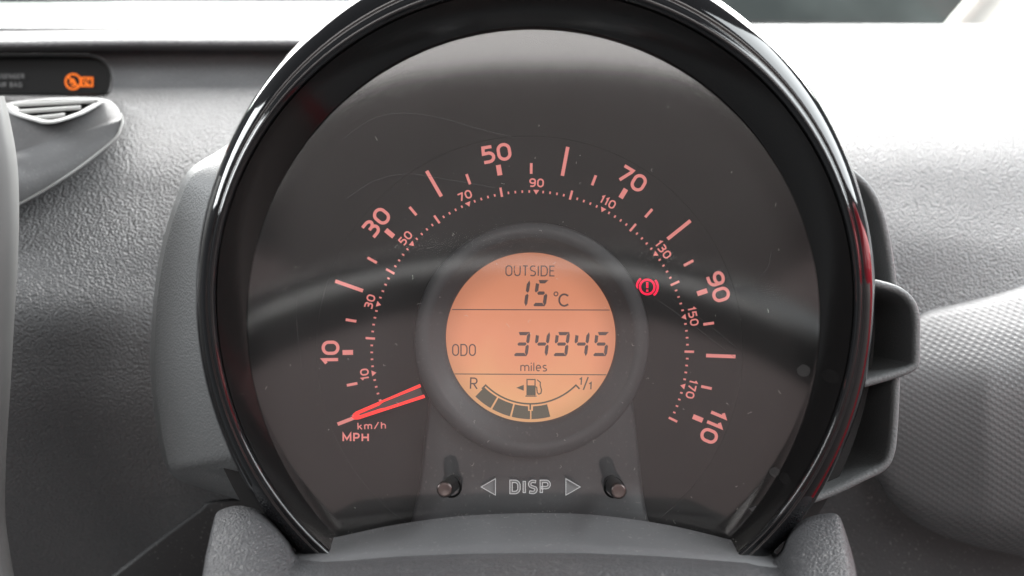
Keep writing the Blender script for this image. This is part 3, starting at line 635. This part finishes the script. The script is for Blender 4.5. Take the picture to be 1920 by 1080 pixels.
# right side: open shell with a bracket socket
def wall(name, pts, th, y0, y1, mat, parent, inward=1, n=6, rnd=0.0012):
    c = cr(pts, n); k = len(c); nr = []
    for i in range(k):
        d = (c[min(i + 1, k - 1)] - c[max(i - 1, 0)]).normalized(); nr.append(Vector((-d.y, d.x, 0)) * inward)
    rows = []
    for off, y in ((0, y1), (0, y0 + rnd), (th * .12, y0 + rnd * .3), (th * .3, y0), (th * .7, y0), (th * .9, y0 + rnd * .3), (th, y0 + rnd), (th, y1)):
        r = []
        for p, q in zip(c, nr):
            b_ = P(p.x + q.x * off, p.y + q.y * off, y0); r.append(Vector((b_.x, y, b_.z)))
        rows.append(r)
    return loft(name, rows, mat, parent)
wall('housing', [(1560, 290), (1608, 322), (1638, 352), (1660, 398), (1674, 460), (1684, 530), (1688, 600)], 15, .004, .07, M['pod'], ic)
wall('socket_bracket', [(1600, 516), (1640, 522), (1690, 537), (1717, 560), (1728, 592), (1729, 640), (1727, 684), (1712, 700), (1680, 712), (1600, 735)], 17, -.014, .052, M['pod'], ic, rnd=.002)
wall('housing', [(1692, 690), (1690, 740), (1687, 800), (1681, 850), (1664, 882), (1620, 906), (1560, 934), (1500, 955), (1420, 980)], 17, -.008, .07, M['pod'], ic, rnd=.002)
cav = [[P(px, py, .058) for px in (1480, 1600, 1700, 1722)] for py in (300, 420, 540, 700, 860, 930)]
loft('cavity_back', [[P(1400, 540 + (py - 540) * .9, .050), P((x0 + 960 + (x1 - 960) * .85) / 2, 540 + (py - 540) * .9, .050), P(960 + (x1 - 960) * .85, 540 + (py - 540) * .9, .050)] for py, x0, x1 in ((300, 1480, 1590), (350, 1480, 1642), (420, 1480, 1672), (515, 1480, 1690), (530, 1480, 1712), (560, 1480, 1735), (700, 1480, 1735), (720, 1480, 1702), (800, 1480, 1697), (860, 1480, 1684), (905, 1480, 1630), (930, 1480, 1570))], M['cavity'], ic, smooth=False)
# drum behind the bezel seen inside the shell
rows = [[Vector((P(1004, 600, 0).x + rr_ * math.cos(R(a)), y, P(960, 600, 0).z + rr_ * math.sin(R(a)))) for a in range(-60, 61, 4)] for rr_, y in ((.0985, .0), (.0985, .06))]
loft('drum', rows, M['pod'], ic)

# ledge at the foot of the lens
arc_ = cr([(560, 1022), (600, 1012), (640, 1005), (740, 984), (860, 968), (1000, 962), (1120, 966), (1250, 984), (1370, 1012), (1410, 1022), (1450, 1030)], 7)
frt = cr([(540, 1062), (580, 1058), (640, 1053), (740, 1046), (860, 1041), (1000, 1039), (1120, 1041), (1250, 1046), (1370, 1054), (1430, 1060), (1470, 1064)], 7)
rows = [[P(q[0], q[1] + 30, -.013) for q in arc_], [P(q[0], q[1] + 2, -.0165) for q in arc_], [P(q[0], q[1], -.019) for q in arc_]]
for k in (.15, .4, .7, 1.0): rows.append([P(*blend(a, b, k), -.019 - .028 * k) for a, b in zip(arc_, frt)])
rows.append([P(q[0], q[1] + 60, -.046) for q in frt])
loft('ledge', rows, M['ledge'], ic)

# ------------------------------------------------------------------ steering column cover
sc = empty('steering_column_cover', P(1000, 1080, -.06), 'grained dark grey steering column cover with raised shoulders under the speedometer', 'column cover')
back = cr([(396, 1000), (404, 966), (416, 955), (445, 948), (478, 954), (500, 967), (524, 990), (542, 1014), (556, 1040), (590, 1052), (640, 1052), (740, 1044), (860, 1039), (1000, 1037), (1120, 1038), (1250, 1044), (1370, 1053), (1430, 1055), (1462, 1035), (1478, 1000), (1500, 978), (1530, 966), (1560, 962), (1573, 968), (1581, 985), (1592, 1020)], 7)
n_ = len(back); rows = []
def widen(q, k): return 1000 + (q[0] - 1000) * (1 + k)
for dpy, d, k in ((30, -.020, -.01), (2, -.0262, -.001), (0, -.028, 0), (.8, -.0305, .001), (8, -.040, .006), (28, -.052, .018), (70, -.068, .035), (150, -.09, .06), (300, -.11, .10)):
    r = []
    for i, q in enumerate(back):
        flat = 1060 + (q[1] - 1060) * max(0, 1 - max(0, dpy - 3) / 90.0)
        py = (q[1] if dpy <= 3 else flat) + dpy
        mid = min(1, max(0, (470 - abs(q[0] - 1000)) / 90)); mid = mid * mid * (3 - 2 * mid)
        r.append(P(widen(q, k), py, d - .0205 * mid * max(0, 1 - max(0, dpy - 8) / 120)))
    rows.append(r)
loft('cover_shell', rows, M['cowl'], sc)
for side in (0, n_ - 1):
    sgn = 1 if side == 0 else -1
    loft('cover_side', [[r[side] for r in rows], [r[side] + Vector((.004 * sgn, .012, -.02)) for r in rows], [r[side] + Vector((.012 * sgn, .03, -.10)) for r in rows]], M['cowl'], sc, flip=(side == 0))

# ------------------------------------------------------------------ behind the camera, mirrored in lens and bezel
sw = empty('steering_wheel', (0.006, -.40, -.17), 'black leather steering wheel rim mirrored as a dark arc in the lens', 'steering wheel')
wr, tr_ = .185, .0165; V = []; Fc = []
for i in range(96):
    a = 2 * math.pi * i / 96; c = Vector((math.cos(a) * wr, 0, math.sin(a) * wr)); o_ = Vector((math.cos(a), 0, math.sin(a)))
    for j in range(16):
        b = 2 * math.pi * j / 16; q = c + o_ * (tr_ * math.cos(b)) + Vector((0, tr_ * math.sin(b), 0))
        q = Matrix.Rotation(R(-4), 3, 'X') @ q; V.append(q + Vector((.006, -.372, -.1795)))
for i in range(96):
    for j in range(16): Fc.append((i * 16 + j, ((i + 1) % 96) * 16 + j, ((i + 1) % 96) * 16 + (j + 1) % 16, i * 16 + (j + 1) % 16))
mesh('rim', V, Fc, M['leather'], sw)

dr = empty('car_door', (0.62, -0.2, -0.6), 'red painted driver door mirrored in the right side of the bezel', 'door')
rows = []
for x, z in ((.70, .17), (.645, .172), (.62, .165), (.605, .14), (.60, .05), (.605, -.12), (.63, -.35), (.66, -.6)):
    rows.append([Vector((x + .02 * math.cos(i * .35), -1.1 + i * .12, z - .02 * max(0, i - 8))) for i in range(14)])
loft('door_skin', rows, M['body_red'], dr)
rows = [[Vector((x, -0.95 + i * .1, z + .012 * math.sin(i * .5))) for i in range(12)] for x, z in ((.60, .03), (.57, .02), (.56, -.02), (.565, -.3), (.60, -.5))]
loft('door_card', rows, M['seat'], dr)
st = empty('reflection_seat', (0.02, -0.98, -0.5), 'unseen grey cloth seat with rounded headrest, added to shape the reflection in the upper lens', 'seat')  # added out of view; its outline cuts the bright band in the lens
def cushion(name, cx, cz, rx, rz, y, th, pw, mat='seat'):
    rows = []
    for k, yy in ((.02, 1), (.5, 1.0), (.8, .9), (.94, .65), (1.0, .2), (1.0, -.2), (.94, -.65), (.8, -.9), (.5, -1.0), (.02, -1.0)):
        r = []
        for i in range(48):
            a = 2 * math.pi * i / 48; c_, s_ = math.cos(a), math.sin(a)
            r.append(Vector((cx + rx * k * math.copysign(abs(c_) ** pw, c_), y + th * yy, cz + rz * k * math.copysign(abs(s_) ** pw, s_))))
        rows.append(r)
    return loft(name, rows, M[mat], st, closed=True)
cushion('headrest', .028, .065, .155, .125, -.95, .05, .85)
cushion('backrest', .028, -.36, .30, .40, -.97, .07, .55, 'seat_bounce')
# ------------------------------------------------------------------ dust and lint
V = []; Fc = []
def speck(c, s):
    b = len(V); 
    for k in range(4): V.append(c + Vector((random.uniform(-s, s), random.uniform(-s, s) * .4, random.uniform(-s, s))))
    Fc.extend([(b, b + 1, b + 2), (b, b + 2, b + 3), (b, b + 3, b + 1), (b + 1, b + 3, b + 2)])
def fibre(c, l, wd=.00004):
    a = random.uniform(0, 6.28); d = Vector((math.cos(a), 0, math.sin(a))); pr = c; cv = random.uniform(-.9, .9); b = len(V); n = 5
    for k in range(n + 1):
        dd = Vector((math.cos(a + cv * k), 0, math.sin(a + cv * k))); nn = Vector((-dd.z, 0, dd.x)) * wd
        V.append(pr + nn); V.append(pr - nn); pr = pr + dd * l / n
    for k in range(n): Fc.append((b + 2 * k, b + 2 * k + 1, b + 2 * k + 3, b + 2 * k + 2))
for k in range(420):
    t = random.uniform(0, 6.283); q = random.random() ** .6; e = LENS(t); px, py = blend((1000, 600), e, q * .98)
    if py > 960: continue
    if py < 480 and random.random() < .6: continue
    c = P(px, py, YL - .0008)
    if random.random() < .25: fibre(c, random.uniform(.0004, .0014), .000028)
    else: speck(c, random.choice((.00005, .00006, .00008, .00011)))
for k in range(420):
    px, py = (random.uniform(30, 400), random.uniform(380, 1000)) if random.random() < .65 else (random.uniform(1690, 1915), random.uniform(230, 560))
    speck(P(px, py, dash_depth(px, py) - .0004), random.choice((.00007, .00008, .0001, .00014)))
for k in range(200):
    q = random.choice(arc_); speck(P(q[0] + random.gauss(0, 14), q[1] + random.gauss(2, 4), -.0215 - random.random() * .003), random.uniform(.00006, .00016))
for k in range(40):
    q = random.choice(arc_); fibre(P(q[0] + random.gauss(0, 14), q[1] + random.gauss(2, 5), -.023), random.uniform(.0004, .0013), .000018)
du = mesh('dust', V, Fc, M['dust'], None, False); du['kind'] = 'stuff'; du['label'] = 'pale dust specks and lint on the lens and ledge'
